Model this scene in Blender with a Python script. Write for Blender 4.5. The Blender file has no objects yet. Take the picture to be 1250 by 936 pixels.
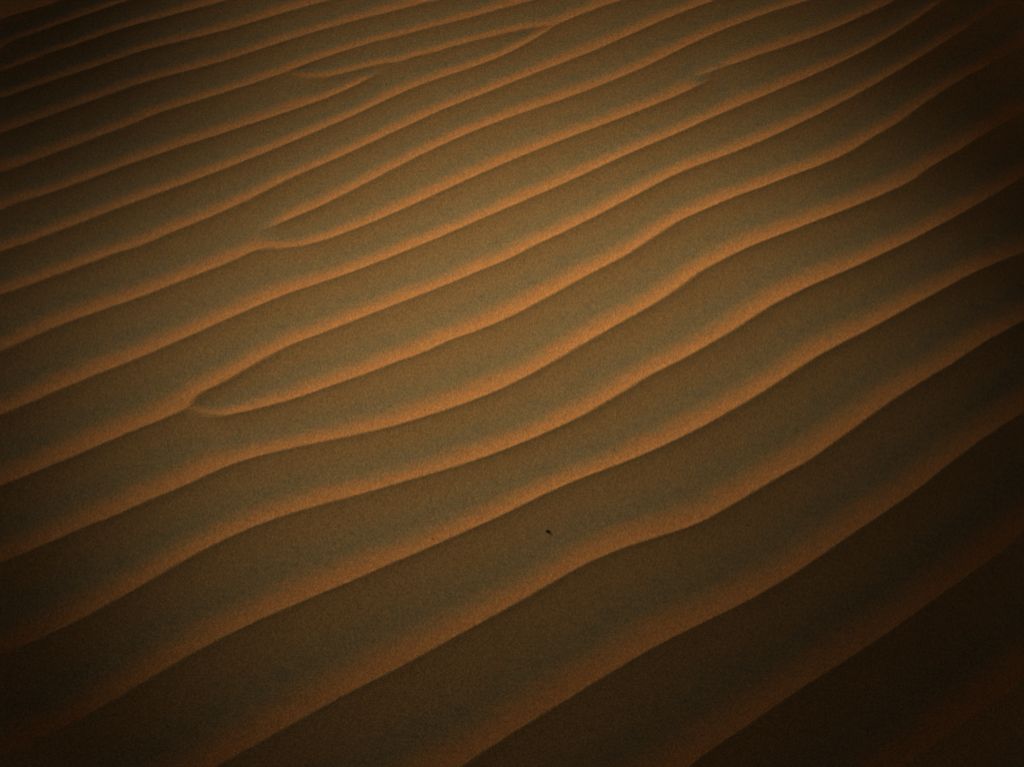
import bpy, math, random
import numpy as np

random.seed(7); np.random.seed(7)
R = math.radians
scene = bpy.context.scene

# ------------------------------------------------------------------ camera
CAM_H, PITCH, FPX, PW, PH = 1.40, 45.0, 1736.0, 1250.0, 936.0
cam_d = bpy.data.cameras.new('camera')
cam = bpy.data.objects.new('camera', cam_d)
scene.collection.objects.link(cam)
cam.location = (0, 0, CAM_H)
cam.rotation_euler = (R(90 - PITCH), 0, 0)
cam_d.sensor_width = 36.0
cam_d.lens = 36.0 * FPX / PW
cam_d.clip_start = 0.01
cam_d.clip_end = 5000
cam_d.dof.use_dof = True
cam_d.dof.focus_distance = 1.92
cam_d.dof.aperture_fstop = 9.0
scene.camera = cam

# ------------------------------------------------------------------ the lie of the land, shaped to darken the edges of the view
SUN_AZ, SUN_EL, SUN_DISC = 145.78, 6.29, 35.5     # direction to the light from +X, height, breadth (deg)
SHADE_ROLL = dict(x=0.051, y=1.705, dir=127.77, r0=-0.034, bow=0.296, soft=0.297, radius=1.834, reach=1.119)  # roll-over made up so the low light dies away towards lower right
SHADE_RIM = dict(x=-0.815, y=2.115, h=0.241, w=0.177, corner=0.413, climb=0.267, off=0.077)  # added rim, placed to block the low light along left and far edges
SLOPE = 0.070                                     # steepness of the lit side of a ripple at its crest

def sstep(a, b, x):
    t = np.clip((x - a) / (b - a), 0, 1)
    return t * t * (3 - 2 * t)

def softplus(x, k):
    return np.logaddexp(0, x / k) * k

def terrain(x, y):
    """broad shape made up to dim the edges of the view: a swell rolling away from
    the low light, and an added curved rim of sand that blocks it on the side it comes from"""
    x = np.asarray(x, float); y = np.asarray(y, float)
    dx, dy = x - SHADE_ROLL['x'], y - SHADE_ROLL['y']
    c_, s_ = math.cos(R(SHADE_ROLL['dir'])), math.sin(R(SHADE_ROLL['dir']))
    s = dx * c_ + dy * s_
    c = np.clip(-dx * s_ + dy * c_, -4, 4)
    a = softplus(-s - SHADE_ROLL['r0'] + SHADE_ROLL['bow'] * c * c, SHADE_ROLL['soft'])
    m = SHADE_ROLL['reach']
    z = -np.where(a < m, a * a / 2, m * m / 2 + (a - m) * m) / SHADE_ROLL['radius']
    z = np.where(z < -0.5, -0.5 - 0.5 * np.tanh((-0.5 - z) / 0.5), z)   # the slope runs out
    d1, d2, b = x - SHADE_RIM['x'], SHADE_RIM['y'] - y, SHADE_RIM['corner']
    rr = b - np.hypot(softplus(b - d1, 0.2), softplus(b - d2, 0.2))
    z = z + SHADE_RIM['h'] / (1 + np.exp(np.clip(rr / SHADE_RIM['w'], -40, 40)))
    z = z + SHADE_RIM['climb'] * 0.5 * np.tanh(softplus(-rr - SHADE_RIM['off'], 0.1) / 0.5)
    far = sstep(6, 40, np.hypot(x, y))            # long swells of the dune field far away
    return z + far * 1.2 * np.sin(x * 0.045 + 0.6 * np.sin(y * 0.03)) * np.cos(y * 0.05 + 1.0)

def unproject(px, py):
    """where the line of sight of a photo pixel meets the dune"""
    px = np.asarray(px, float); py = np.asarray(py, float)
    cx, cy = (px - PW / 2) / FPX, -(py - PH / 2) / FPX
    p = R(90 - PITCH)
    d = np.stack([cx, cy * math.cos(p) + math.sin(p), cy * math.sin(p) - math.cos(p)], -1)
    lo = np.full(px.shape, 0.3); hi = np.full(px.shape, 0.3); found = np.zeros(px.shape, bool)
    for t in np.arange(0.3, 12, 0.05):
        q = d * t
        below = (CAM_H + q[..., 2]) < terrain(q[..., 0], q[..., 1])
        new = below & ~found
        hi = np.where(new, t, hi); lo = np.where(new, t - 0.05, lo); found |= below
    for _ in range(30):
        m = (lo + hi) / 2; q = d * m[..., None]
        b = (CAM_H + q[..., 2]) < terrain(q[..., 0], q[..., 1])
        hi = np.where(b, m, hi); lo = np.where(b, lo, m)
    q = d * hi[..., None]
    return q[..., 0], q[..., 1]

# ------------------------------------------------------------------ ripple crests
# each: points along the crest, how the left end and the right end finish
# 'x' runs on out of the frame, 'm' meets another crest, 'f' fades away
CRESTS = [
 ([(0,25),(12,22),(38,13),(67,3),(84,-4)], 'x','x'),
 ([(0,60),(20,50),(54,36),(87,24),(124,10),(158,0)], 'x','x'),
 ([(0,88),(34,75),(67,62),(107,48),(134,39),(161,31),(202,20),(242,9),(279,0)], 'x','x'),
 ([(0,120),(34,109),(67,97),(107,84),(141,72),(168,63),(202,53),(235,47),(269,39),(302,29),(336,18),(370,9),(397,2)], 'x','x'),
 ([(0,163),(34,151),(67,138),(101,126),(134,114),(158,105),(188,96),(218,89),(252,81),(286,71),(319,59),(353,48),(386,38),(415,30),(449,21),(482,13),(516,5),(539,0)], 'x','x'),
 ([(0,211),(34,199),(67,185),(101,174),(134,161),(168,148),(188,139),(218,129),(252,120),(286,109),(319,98),(345,90),(359,84),(376,77),(397,69),(426,60),(458,51),(482,45),(516,36),(549,28),(583,19),(617,10),(650,1)], 'x','x'),
 ([(349,89),(356,91),(365,93.5),(381,95),(397,94),(413,91),(429,87),(445,83),(461,79),(474,77),(490,75),(506,69),(530,64),(549,58),(583,49),(617,41),(650,34),(666,32),(677,31)], 'm','m'),
 ([(0,257),(17,250),(50,239),(84,227),(118,215),(151,202),(188,188),(218,180),(252,168),(286,158),(319,146),(353,136),(386,125),(410,115),(426,108),(439,102),(452,96),(464,88),(476,81)], 'x','f'),
 ([(0,307),(34,296),(67,284),(101,270),(134,257),(168,245),(202,232),(235,220),(269,208),(302,195),(336,181),(366,167),(386,161),(415,150),(449,133),(482,115),(516,101),(549,91),(583,81),(617,69),(643,54),(664,39),(677,31),(701,20),(734,8),(761,0)], 'x','x'),
 ([(0,360),(34,347),(67,337),(101,322),(134,312),(178,297),(202,286),(235,273),(269,260),(302,245),(329,229),(353,217),(386,204),(417,191),(449,176),(482,160),(516,144),(533,136),(566,124),(600,111),(633,97),(667,84),(701,72),(734,59),(768,44),(801,27),(835,13),(874,0)], 'x','x'),
 ([(305,289),(314,284),(332,276),(352,268),(384,256),(415,240),(449,223),(482,203),(516,188),(549,171),(583,158),(617,144),(650,133),(684,123),(717,111),(751,97),(785,84),(805,74),(832,59),(864,43),(897,30),(931,18),(964,8),(991,0)], 'f','x'),
 ([(0,429),(34,413),(67,398),(101,384),(134,376),(168,364),(202,351),(235,336),(269,324),(291,314),(300,310),(311,305),(321,302),(332,302),(344,303),(358,302),(371,300),(389,295),(404,291),(417,286),(449,274),(482,259),(516,245),(549,228),(583,213),(617,198),(650,185),(684,171),(717,160),(751,146),(785,134),(818,121),(833,114),(850,106),(866,98),(878,93)], 'x','f'),
 ([(835,94.5),(850,91.5),(864,88),(884,82),(914,71),(948,61),(981,50),(1015,37),(1048,24),(1082,5),(1095,-2)], 'f','x'),
 ([(0,507),(34,492),(67,477),(101,463),(134,451),(168,436),(202,425),(235,406),(269,393),(302,378),(329,366),(353,356),(386,347),(417,337),(449,325),(491,308),(533,291),(566,276),(600,262),(633,247),(667,234),(701,218),(734,203),(768,186),(801,173),(832,161),(847,154),(874,141),(914,124),(948,111),(981,97),(1015,82),(1048,67),(1082,50),(1116,27),(1149,3)], 'x','x'),
 ([(0,593),(34,579),(67,566),(101,552),(134,537),(168,522),(202,510),(222,500),(232,494),(239,488),(269,468),(302,448),(329,431),(353,420),(386,409),(417,398),(449,384),(482,371),(516,359),(549,346),(583,332),(630,311),(647,302),(684,286),(717,269),(751,252),(785,232),(811,218),(832,208),(864,198),(897,186),(931,173),(964,156),(998,141),(1032,123),(1065,106),(1099,86),(1132,64),(1166,45),(1200,22),(1228,2)], 'x','x'),
 ([(224,499),(234,499),(249,504),(269,507),(289,504),(319,497),(353,488),(386,477),(417,466),(449,455),(482,442),(516,430),(549,415),(583,403),(617,389),(650,372),(684,354),(711,339),(734,327),(761,313),(795,291),(830,269),(864,254),(897,240),(931,228),(964,215),(998,203),(1032,188),(1065,168),(1099,148),(1132,124),(1166,102),(1200,84),(1250,55)], 'm','x'),
 ([(0,687),(34,673),(67,659),(101,644),(146,624),(168,616),(202,603),(235,588),(262,574),(289,562),(319,554),(353,547),(386,540),(417,534),(449,527),(482,520),(516,509),(549,498),(583,488),(617,473),(650,456),(684,437),(717,416),(751,396),(785,379),(811,363),(832,348),(850,336),(880,315),(911,301),(951,287),(981,276),(1015,262),(1048,250),(1082,237),(1116,220),(1132,208),(1166,186),(1200,168),(1250,138)], 'x','x'),
 ([(0,800),(34,787),(67,772),(101,755),(134,737),(168,716),(202,698),(235,676),(269,659),(302,644),(329,634),(363,624),(390,615),(415,609),(449,601),(482,590),(516,581),(549,571),(583,561),(617,549),(650,535),(684,520),(717,505),(741,490),(768,472),(791,460),(832,439),(864,421),(897,403),(921,385),(948,367),(981,352),(1015,337),(1048,324),(1075,312),(1110,295),(1150,276),(1200,248),(1250,216)], 'x','x'),
 ([(0,925),(50,902),(84,886),(118,866),(151,847),(185,827),(218,805),(252,787),(286,770),(319,755),(353,740),(386,726),(417,713),(449,701),(475,688),(516,671),(549,657),(583,642),(623,624),(650,610),(684,593),(711,581),(734,575),(768,562),(801,549),(832,533),(864,517),(890,503),(921,485),(948,468),(971,450),(991,438),(1015,426),(1048,409),(1082,391),(1116,372),(1149,353),(1183,337),(1250,308)], 'x','x'),
 ([(269,933),(292,920),(319,905),(353,886),(386,866),(417,849),(449,834),(482,817),(516,799),(549,780),(583,762),(617,743),(650,725),(684,706),(717,684),(751,668),(801,657),(832,648),(864,634),(884,623),(914,604),(948,584),(991,560),(1018,542),(1045,519),(1072,500),(1099,482),(1132,462),(1166,441),(1200,423),(1250,391)], 'x','x'),
 ([(566,933),(600,910),(633,889),(667,869),(701,849),(734,827),(768,807),(801,787),(832,771),(864,757),(897,742),(931,725),(964,703),(991,686),(1018,668),(1048,648),(1087,622),(1126,594),(1159,567),(1200,537),(1250,503)], 'x','x'),
 ([(840,936),(864,920),(897,895),(931,873),(964,849),(998,826),(1032,807),(1065,787),(1099,763),(1132,737),(1166,715),(1200,691),(1233,664),(1250,648)], 'x','x'),
 ([(1102,936),(1132,915),(1166,893),(1200,868),(1233,842),(1250,829)], 'x','x'),
]
RIP_A = R(27.0)                       # run of the ripples on the ground
ca, sa = math.cos(RIP_A), math.sin(RIP_A)
def to_uv(x, y): return x * ca + y * sa, -x * sa + y * ca
def to_xy(u, v): return u * ca - v * sa, u * sa + v * ca

# grid lines: fine where the photograph looks, ever wider towards the horizon
def axis(lo, hi, step, mid_step, margin, reach, grow):
    mid = list(np.arange(lo, hi + step / 2, step))
    def run(p, sgn):
        out, st, start = [], step, p
        while abs(p) < reach:
            d = abs(p - start)
            if st < mid_step: st *= 1.03
            elif d > margin: st *= grow
            p += sgn * st; out.append(p)
        return out
    return np.array(run(mid[0], -1)[::-1] + mid + run(mid[-1], 1))
cx_, cy_ = unproject(np.array([0, 625, 1250, 0, 1250, 0, 625, 1250.]), np.array([0, 0, 0, 468, 468, 936, 936, 936.]))
cu_, cv_ = to_uv(cx_, cy_)
U = axis(cu_.min() - 0.05, cu_.max() + 0.05, 0.006, 0.012, 0.9, 900, 1.055)
V = axis(cv_.min() - 0.05, cv_.max() + 0.05, 0.0014, 0.005, 0.9, 900, 1.055)
nu, nv = len(U), len(V)

def interp_smooth(u, uu, vv):
    """piecewise cubic through the points (finite-difference tangents)"""
    m = np.gradient(vv, uu)
    i = np.clip(np.searchsorted(uu, u) - 1, 0, len(uu) - 2)
    h = uu[i + 1] - uu[i]; t = (u - uu[i]) / h
    return ((2*t**3 - 3*t**2 + 1) * vv[i] + (t**3 - 2*t**2 + t) * h * m[i]
            + (-2*t**3 + 3*t**2) * vv[i+1] + (t**3 - t**2) * h * m[i+1])

rng = np.random.RandomState(3)
def wob(u, k):
    return 0.018 * np.sin(u * 5.1 + k * 0.35 + 0.7 * np.sin(u * 1.7 + k * 0.11)) + 0.010 * np.sin(u * 11.3 + k * 0.23)

lines = []      # (v over U, weight over U)
for k, (pts, le, re) in enumerate(CRESTS):
    p = np.array(pts, float)
    x, y = unproject(p[:, 0], p[:, 1])
    uu, vv = to_uv(x, y)
    o = np.argsort(uu); uu, vv = uu[o], vv[o]
    keep = np.concatenate([[True], np.diff(uu) > 0.004]); uu, vv = uu[keep], vv[keep]
    if le != 'm' and re != 'm':       # take the hand jitter out of the trace
        for _ in range(2):
            vs = vv.copy(); vs[1:-1] = 0.25*vv[:-2] + 0.5*vv[1:-1] + 0.25*vv[2:]; vv = vs
    v = np.full(nu, np.nan)
    ins = (U >= uu[0]) & (U <= uu[-1])
    v[ins] = interp_smooth(U[ins], uu, vv)
    w = np.where(ins, 1.0, 0.0)
    if le == 'x':
        n = min(6, len(uu) - 1)
        sl = np.clip((vv[n] - vv[0]) / (uu[n] - uu[0]), -0.12, 0.12)
        q = U < uu[0]; dd = U[q] - uu[0]
        v[q] = vv[0] + sl * 0.5 * np.tanh(dd / 0.5) + (wob(U[q], k) - wob(uu[0], k)); w[q] = 1
    elif le == 'f':
        w = np.where(ins, w * sstep(uu[0], uu[0] + (0.10 if pts[0][0] > 700 else 0.07), U), 0)
    if re == 'x':
        n = min(6, len(uu) - 1)
        sl = np.clip((vv[-1] - vv[-1-n]) / (uu[-1] - uu[-1-n]), -0.12, 0.12)
        q = U > uu[-1]; dd = U[q] - uu[-1]
        v[q] = vv[-1] + sl * 0.5 * np.tanh(dd / 0.5) + (wob(U[q], k) - wob(uu[-1], k)); w[q] = 1
    elif re == 'f':
        w = np.where(U <= uu[-1], w * sstep(uu[-1], uu[-1] - 0.06, U), 0)
    lines.append((v, w))

# more ripples beyond the frame, far side and near side
allv = np.array([l[0] for l in lines])
with np.errstate(all='ignore'):
    vtop = np.nanmax(allv, 0); vbot = np.nanmin(allv, 0)
def calm(f, n=61):
    k = np.ones(n) / n
    return np.convolve(np.pad(f, n // 2, mode='edge'), k, 'valid')
cur = calm(vtop, 101)
for k in range(26):
    cur = cur + 0.125 + 0.02 * np.sin(U * 2.3 + k * 1.9) * math.cos(k * 0.7) + 0.012 * rng.randn()
    lines.append((cur + wob(U, 60 + k), np.ones(nu)))
cur = calm(vbot, 101)
for k in range(14):
    cur = cur - (0.165 if k == 0 else 0.125) + 0.02 * np.sin(U * 2.1 + k * 1.3) * math.cos(k * 0.9) + 0.012 * rng.randn()
    lines.append((cur + wob(U, 90 + k), np.ones(nu)))
LV = np.array([l[0] for l in lines]); LW = np.array([l[1] for l in lines])

T0 = 0.65          # where the trough lies between two crests
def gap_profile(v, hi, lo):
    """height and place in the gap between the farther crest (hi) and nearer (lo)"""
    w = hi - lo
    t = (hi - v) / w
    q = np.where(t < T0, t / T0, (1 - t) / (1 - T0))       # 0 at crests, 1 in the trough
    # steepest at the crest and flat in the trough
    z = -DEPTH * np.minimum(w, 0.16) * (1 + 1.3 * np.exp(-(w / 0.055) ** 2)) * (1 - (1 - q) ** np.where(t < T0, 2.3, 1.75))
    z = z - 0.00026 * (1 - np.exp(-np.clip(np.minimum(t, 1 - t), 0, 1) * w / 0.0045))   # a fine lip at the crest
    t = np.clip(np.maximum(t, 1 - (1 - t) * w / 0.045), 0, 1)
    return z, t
DEPTH = SLOPE * (1 - T0) / 1.75 * 1.15

Z = np.zeros((nu, nv)); TT = np.full((nu, nv), 0.3)
for i in range(nu):
    m = (LW[i if False else slice(None), i] > 0.0) & ~np.isnan(LV[:, i])
    vs = LV[m, i]; ws = LW[m, i]
    o = np.argsort(-vs); vs, ws = vs[o], ws[o]
    def solve(vs):
        idx = np.searchsorted(-vs, -V)            # number of crests farther than V
        ok = (idx > 0) & (idx < len(vs))
        hi = vs[np.clip(idx - 1, 0, len(vs) - 1)]; lo = vs[np.clip(idx, 0, len(vs) - 1)]
        good = ok & (hi - lo > 1e-6)
        z, t = gap_profile(V, np.where(good, hi, V + 1), np.where(good, lo, V - 1))
        return np.where(good, z, np.where(ok, 0, -0.004)), np.where(good, t, 0.9 if False else np.where(ok, 1.0, 0.4))
    z, t = solve(vs)
    for j in np.where(ws < 0.999)[0]:
        z2, t2 = solve(np.delete(vs, j))
        f = ws[j]
        near = (V < vs[max(j-1,0)]) & (V > vs[min(j+1,len(vs)-1)])
        z = np.where(near, f * z + (1 - f) * z2, z)
        t = np.where(near, f * t + (1 - f) * t2, t)
    Z[i] = z; TT[i] = t

# a touch of rounding on the crests, and slow unevenness
def blur(a, ax, n):
    for _ in range(n):
        p = np.take(a, np.clip(np.arange(a.shape[ax]) - 1, 0, None), ax)
        q = np.take(a, np.clip(np.arange(a.shape[ax]) + 1, None, a.shape[ax] - 1), ax)
        a = 0.25 * p + 0.5 * a + 0.25 * q
    return a
Z = blur(Z, 0, 2)
TT = blur(TT, 1, 1)

UU, VV = np.meshgrid(U, V, indexing='ij')
X, Y = to_xy(UU, VV)
fade = 1 - sstep(2.0, 3.6, np.hypot(X - 0.0, Y - 1.6))
ZT = terrain(X, Y)
sdir_ = np.array([math.cos(R(SUN_AZ)), math.sin(R(SUN_AZ))])
gx = (terrain(X + 0.01, Y) - ZT) / 0.01; gy = (terrain(X, Y + 0.01) - ZT) / 0.01
steep = np.hypot(gx, gy)
lee = sstep(-0.1, 0.1, -(gx * sdir_[0] + gy * sdir_[1]) * -1.0)   # flanks that face away from the light
low = 1 - (0.40 + 0.18 * lee) * sstep(0.10, 0.42, steep)        # ripples are lower on the steeper flanks
Z = ZT + Z * fade * low

verts = np.stack([X, Y, Z], -1).reshape(-1, 3)
me = bpy.data.meshes.new('sand_ground')
nF = (nu - 1) * (nv - 1)
ii, jj = np.meshgrid(np.arange(nu - 1), np.arange(nv - 1), indexing='ij')
a = (ii * nv + jj).ravel()
faces = np.stack([a, a + nv, a + nv + 1, a + 1], -1)
me.vertices.add(len(verts)); me.vertices.foreach_set('co', verts.ravel())
me.loops.add(nF * 4); me.loops.foreach_set('vertex_index', faces.ravel().astype(np.int32))
me.polygons.add(nF)
me.polygons.foreach_set('loop_start', np.arange(0, nF * 4, 4, dtype=np.int32))
me.polygons.foreach_set('use_smooth', np.ones(nF, bool))
me.update(calc_edges=True)
WARMTH = sstep(0.60, 0.94, TT); FINES = sstep(0.24, 0.60, TT) * (1 - sstep(0.90, 0.99, TT))  # grain sorting, and also lit orange against shaded brown faces, put in colour
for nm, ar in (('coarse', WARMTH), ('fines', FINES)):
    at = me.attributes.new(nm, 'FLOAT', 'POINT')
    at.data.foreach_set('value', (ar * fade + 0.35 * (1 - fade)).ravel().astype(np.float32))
ground = bpy.data.objects.new('sand_ground', me)
scene.collection.objects.link(ground)
ground['kind'] = 'structure'
ground['label'] = 'wind rippled orange sand of a dune, olive grains in the troughs'

# ------------------------------------------------------------------ sand material
def nd(nt, t, **kw):
    n = nt.nodes.new(t)
    for k, v in kw.items(): setattr(n, k, v)
    return n
mat = bpy.data.materials.new('sand'); mat.use_nodes = True
nt = mat.node_tree; L = nt.links.new
bs = nt.nodes['Principled BSDF']
bs.inputs['Roughness'].default_value = 0.95
bs.inputs['Specular IOR Level'].default_value = 0.08
geo = nd(nt, 'ShaderNodeNewGeometry')
att = nd(nt, 'ShaderNodeAttribute', attribute_name='coarse')
atf = nd(nt, 'ShaderNodeAttribute', attribute_name='fines')
def noise(scale, detail=2.0, rough=0.5, sc=(1, 1, 1), rot=0.0):
    mp = nd(nt, 'ShaderNodeMapping'); mp.inputs['Scale'].default_value = sc
    mp.inputs['Rotation'].default_value = (0, 0, rot)
    L(geo.outputs['Position'], mp.inputs['Vector'])
    n = nd(nt, 'ShaderNodeTexNoise'); n.inputs['Scale'].default_value = scale
    n.inputs['Detail'].default_value = detail; n.inputs['Roughness'].default_value = rough
    L(mp.outputs['Vector'], n.inputs['Vector'])
    return n.outputs['Fac']
def math_(op, a, b=None, c=None):
    n = nd(nt, 'ShaderNodeMath', operation=op)
    for i, q in enumerate((a, b, c)):
        if q is None: continue
        if isinstance(q, (int, float)): n.inputs[i].default_value = q
        else: L(q, n.inputs[i])
    return n.outputs[0]
def ramp(fac, stops, interp='LINEAR'):
    n = nd(nt, 'ShaderNodeValToRGB'); n.color_ramp.interpolation = interp
    el = n.color_ramp.elements
    while len(el) < len(stops): el.new(0.5)
    for e, (p, col) in zip(el, stops):
        e.position = p; e.color = (*col, 1)
    L(fac, n.inputs['Fac'])
    return n.outputs['Color']
def mix(kind, fac, a, b):
    n = nd(nt, 'ShaderNodeMix', data_type='RGBA', blend_type=kind)
    if isinstance(fac, (int, float)): n.inputs['Factor'].default_value = fac
    else: L(fac, n.inputs['Factor'])
    for s, q in ((6, a), (7, b)):
        if isinstance(q, tuple): n.inputs[s].default_value = (*q, 1)
        else: L(q, n.inputs[s])
    return n.outputs[2]

# wind-drawn streaks shift the border between the two kinds of grain
streak = noise(14, 4, 0.6, (1.0, 7.0, 1.0), R(4))
streak2 = noise(34, 4, 0.62, (1.0, 7.0, 1.0), R(-3))
patch = noise(5, 3, 0.5)
wob_ = math_('ADD', math_('MULTIPLY', math_('SUBTRACT', streak, 0.5), 1.5),
             math_('ADD', math_('MULTIPLY', math_('SUBTRACT', streak2, 0.5), 1.3), math_('MULTIPLY', math_('SUBTRACT', patch, 0.5), 0.8)))
def bell(q): return math_('MULTIPLY', math_('MULTIPLY', q, math_('SUBTRACT', 1.0, q)), 4.0)
def clamp(q):
    n = nd(nt, 'ShaderNodeClamp'); L(q, n.inputs['Value']); return n.outputs[0]
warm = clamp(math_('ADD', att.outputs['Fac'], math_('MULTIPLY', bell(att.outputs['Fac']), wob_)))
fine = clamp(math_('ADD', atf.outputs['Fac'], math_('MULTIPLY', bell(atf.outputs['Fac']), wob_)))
WARM = (0.45, 0.219, 0.083); SHADE_BROWN = (0.328, 0.212, 0.094)  # the brown is orange sand with the shade of lee faces put in
OLIVE = (0.283, 0.214, 0.108); TEAL = (0.205, 0.190, 0.128)  # olive: fine grains, plus the cool sky light of troughs put into the colour
flat_ = mix('MIX', fine, SHADE_BROWN, OLIVE)
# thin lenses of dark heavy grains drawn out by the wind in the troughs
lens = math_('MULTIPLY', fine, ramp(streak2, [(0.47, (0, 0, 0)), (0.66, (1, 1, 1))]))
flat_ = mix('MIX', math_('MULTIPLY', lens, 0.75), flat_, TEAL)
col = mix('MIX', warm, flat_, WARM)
# single grains: pale quartz, rusty and dark ones
def cells(scale):
    n = nd(nt, 'ShaderNodeTexVoronoi', feature='F1'); n.inputs['Scale'].default_value = scale
    L(geo.outputs['Position'], n.inputs['Vector'])
    sp = nd(nt, 'ShaderNodeSeparateColor'); L(n.outputs['Color'], sp.inputs['Color'])
    return n.outputs['Distance'], sp.outputs['Red'], sp.outputs['Green']
dist, c1, c2 = cells(800)
dist2, c3, c4 = cells(1500)
clump = noise(240, 2, 0.6)
grain = math_('ADD', math_('ADD', math_('MULTIPLY', c1, 0.62), math_('MULTIPLY', c3, 0.30)), math_('MULTIPLY', clump, 0.16))
gcol = ramp(grain, [(0.08, (0.50, 0.47, 0.44)), (0.36, (0.86, 0.85, 0.84)), (0.62, (1.06, 1.05, 1.04)), (0.90, (1.42, 1.41, 1.38)), (1.0, (1.8, 1.77, 1.7))])
col = mix('MULTIPLY', 1.0, col, gcol)
hcol = ramp(c2, [(0.1, (0.86, 1.02, 1.08)), (0.9, (1.12, 0.98, 0.92))])
col = mix('MULTIPLY', 0.5, col, hcol)
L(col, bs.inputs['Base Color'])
bump = nd(nt, 'ShaderNodeBump'); bump.inputs['Strength'].default_value = 0.14
bump.inputs['Distance'].default_value = 0.0009
hgt = math_('ADD', math_('MULTIPLY', dist, -0.8), math_('MULTIPLY', noise(150, 3, 0.6), 0.7))
L(hgt, bump.inputs['Height']); L(bump.outputs['Normal'], bs.inputs['Normal'])
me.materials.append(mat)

# ------------------------------------------------------------------ specks lying on the sand
def ground_point(px, py):
    x, y = unproject(np.array([px]), np.array([py]))
    u, v = to_uv(x[0], y[0])
    i = int(np.clip(np.searchsorted(U, u) - 1, 0, nu - 2)); j = int(np.clip(np.searchsorted(V, v) - 1, 0, nv - 2))
    fu = (u - U[i]) / (U[i+1] - U[i]); fv = (v - V[j]) / (V[j+1] - V[j])
    z = (Z[i,j]*(1-fu)*(1-fv) + Z[i+1,j]*fu*(1-fv) + Z[i,j+1]*(1-fu)*fv + Z[i+1,j+1]*fu*fv)
    n = np.array([-(Z[i+1,j]-Z[i,j])/(U[i+1]-U[i]), -(Z[i,j+1]-Z[i,j])/(V[j+1]-V[j]), 1.0])
    n /= np.linalg.norm(n)
    nx, ny = to_xy(n[0], n[1])
    # slide along the view so that the ripple height does not shift it
    return np.array([x[0], y[0], z]), np.array([nx, ny, n[2]])

def speck_material(name, c, rough):
    m = bpy.data.materials.new(name); m.use_nodes = True
    t = m.node_tree; b = t.nodes['Principled BSDF']
    b.inputs['Roughness'].default_value = rough
    g = t.nodes.new('ShaderNodeTexCoord'); n = t.nodes.new('ShaderNodeTexNoise'); n.inputs['Scale'].default_value = 900
    r = t.nodes.new('ShaderNodeValToRGB')
    r.color_ramp.elements[0].color = (*[q * 0.6 for q in c], 1); r.color_ramp.elements[1].color = (*[q * 1.4 for q in c], 1)
    t.links.new(g.outputs['Object'], n.inputs['Vector']); t.links.new(n.outputs['Fac'], r.inputs['Fac'])
    t.links.new(r.outputs['Color'], b.inputs['Base Color'])
    return m

def shard(name, px, py, length, width, height, yaw, bend, m, label, cat, group=None, seed=1, rings=11, sides=12):
    """an uneven, slightly bent sliver (or a rounded grain when short)"""
    rg = np.random.RandomState(seed)
    vs, fs = [], []
    for i in range(rings):
        t = i / (rings - 1); q = 2 * t - 1
        rad = max(0.06, (1 - abs(q) ** 2.6) ** 0.5) * (1 + 0.12 * math.sin(5 * t + seed) - 0.10 * q)
        off = bend * (q * q - 0.4)
        for k in range(sides):
            a = 2 * math.pi * k / sides
            w = 1 + 0.10 * rg.randn() * (0.4 if rad < 0.2 else 1)
            vs.append((q * length / 2, off + math.cos(a) * width / 2 * rad * w, math.sin(a) * height / 2 * rad * w))
    for i in range(rings - 1):
        for k in range(sides):
            k2 = (k + 1) % sides
            fs.append((i*sides+k, i*sides+k2, (i+1)*sides+k2, (i+1)*sides+k))
    fs.append(tuple(range(sides))[::-1]); fs.append(tuple((rings-1)*sides + k for k in range(sides)))
    mm = bpy.data.meshes.new(name); mm.from_pydata(vs, [], fs); mm.update()
    for p_ in mm.polygons: p_.use_smooth = True
    mm.materials.append(m)
    o = bpy.data.objects.new(name, mm); scene.collection.objects.link(o)
    p, n = ground_point(px, py)
    import mathutils
    zq = mathutils.Vector(n).to_track_quat('Z', 'Y')
    o.rotation_mode = 'QUATERNION'
    o.rotation_quaternion = mathutils.Vector((0, 0, 1)).rotation_difference(mathutils.Vector(n)) @ mathutils.Quaternion((0, 0, 1), yaw)
    o.location = mathutils.Vector(p) + mathutils.Vector(n) * height * 0.25
    o['label'] = label; o['category'] = cat
    if group: o['group'] = group
    return o

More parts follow.
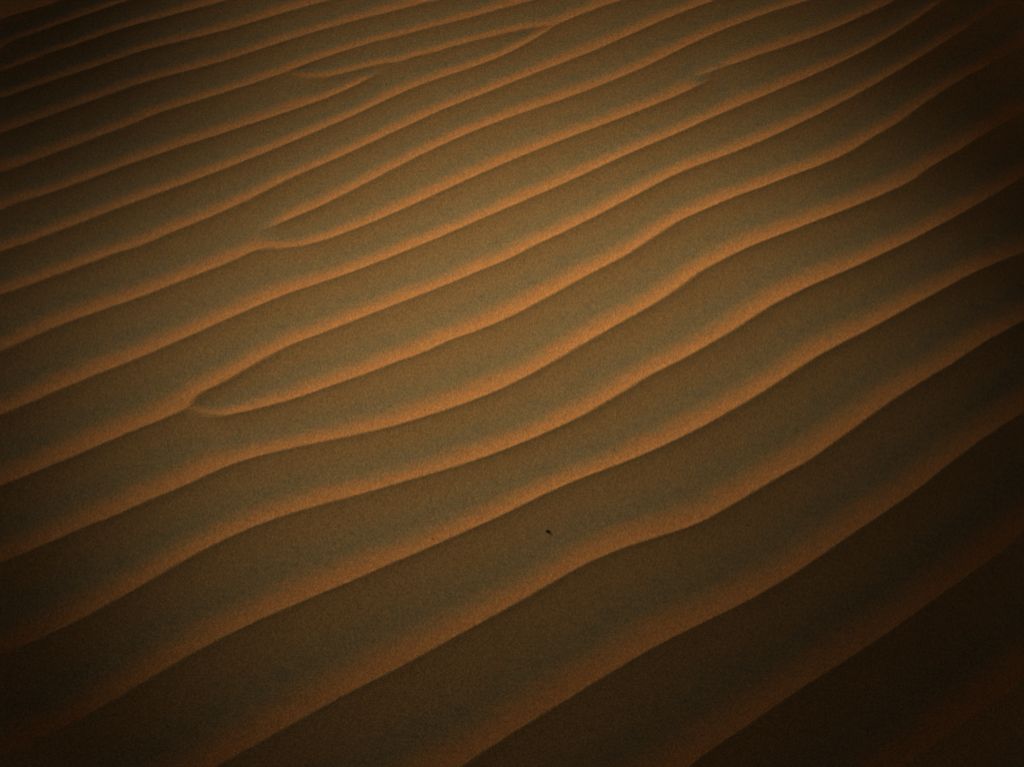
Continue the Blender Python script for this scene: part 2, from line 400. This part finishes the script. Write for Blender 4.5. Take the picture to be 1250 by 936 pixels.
black = speck_material('black_husk', (0.006, 0.004, 0.003), 0.7)
umber = speck_material('dark_grain', (0.045, 0.022, 0.010), 0.8)
pale = speck_material('pale_grain', (0.62, 0.45, 0.27), 0.5)
shard('plant_fragment', 668, 647, 0.0058, 0.0030, 0.0011, R(14), 0.0002, black,
      'tiny black elongated fragment lying alone in the trough below the middle of the sand', 'debris', seed=4)
shard('sand_grain', 749.6, 547.6, 0.0017, 0.0014, 0.0010, R(30), 0, umber,
      'dark brown coarse grain on the olive sand above the orange crest, right of centre', 'grain', 'coarse grains on the sand', seed=5, rings=7)
shard('sand_grain', 527.6, 656.6, 0.0017, 0.0014, 0.0010, R(20), 0, umber,
      'dark brown coarse grain on an orange ripple face, left of the black fragment', 'grain', 'coarse grains on the sand', seed=6, rings=7)
shard('sand_grain', 876.6, 246.4, 0.0017, 0.0015, 0.0012, R(60), 0, pale,
      'pale cream coarse grain beside an orange crest in the upper right', 'grain', 'coarse grains on the sand', seed=7, rings=7)
shard('sand_grain', 365.0, 298.2, 0.0017, 0.0014, 0.0010, R(75), 0, umber,
      'dark brown coarse grain on the orange crest just right of the upper left fork', 'grain', 'coarse grains on the sand', seed=8, rings=7)

# ------------------------------------------------------------------ light
w = bpy.data.worlds.new('World'); scene.world = w; w.use_nodes = True
wn = w.node_tree
sky = wn.nodes.new('ShaderNodeTexSky'); sky.sky_type = 'NISHITA'; sky.sun_disc = False
sky.sun_elevation = R(SUN_EL); sky.sun_rotation = R(90 - SUN_AZ)
wn.links.new(sky.outputs['Color'], wn.nodes['Background'].inputs['Color'])
wn.nodes['Background'].inputs['Strength'].default_value = 0.0009
sl = bpy.data.lights.new('sun', 'SUN'); sl.energy = 3.0; sl.angle = R(SUN_DISC); sl.color = (1.0, 0.76, 0.46)
so = bpy.data.objects.new('sun', sl); scene.collection.objects.link(so)
so.location = (-20, 20, 15)
so.rotation_euler = (R(90 - SUN_EL), 0, R(SUN_AZ + 90))

vs_ = scene.view_settings
vs_.view_transform = 'Standard'; vs_.look = 'None'; vs_.gamma = 1.0; vs_.use_curve_mapping = False
vs_.exposure = 3.84
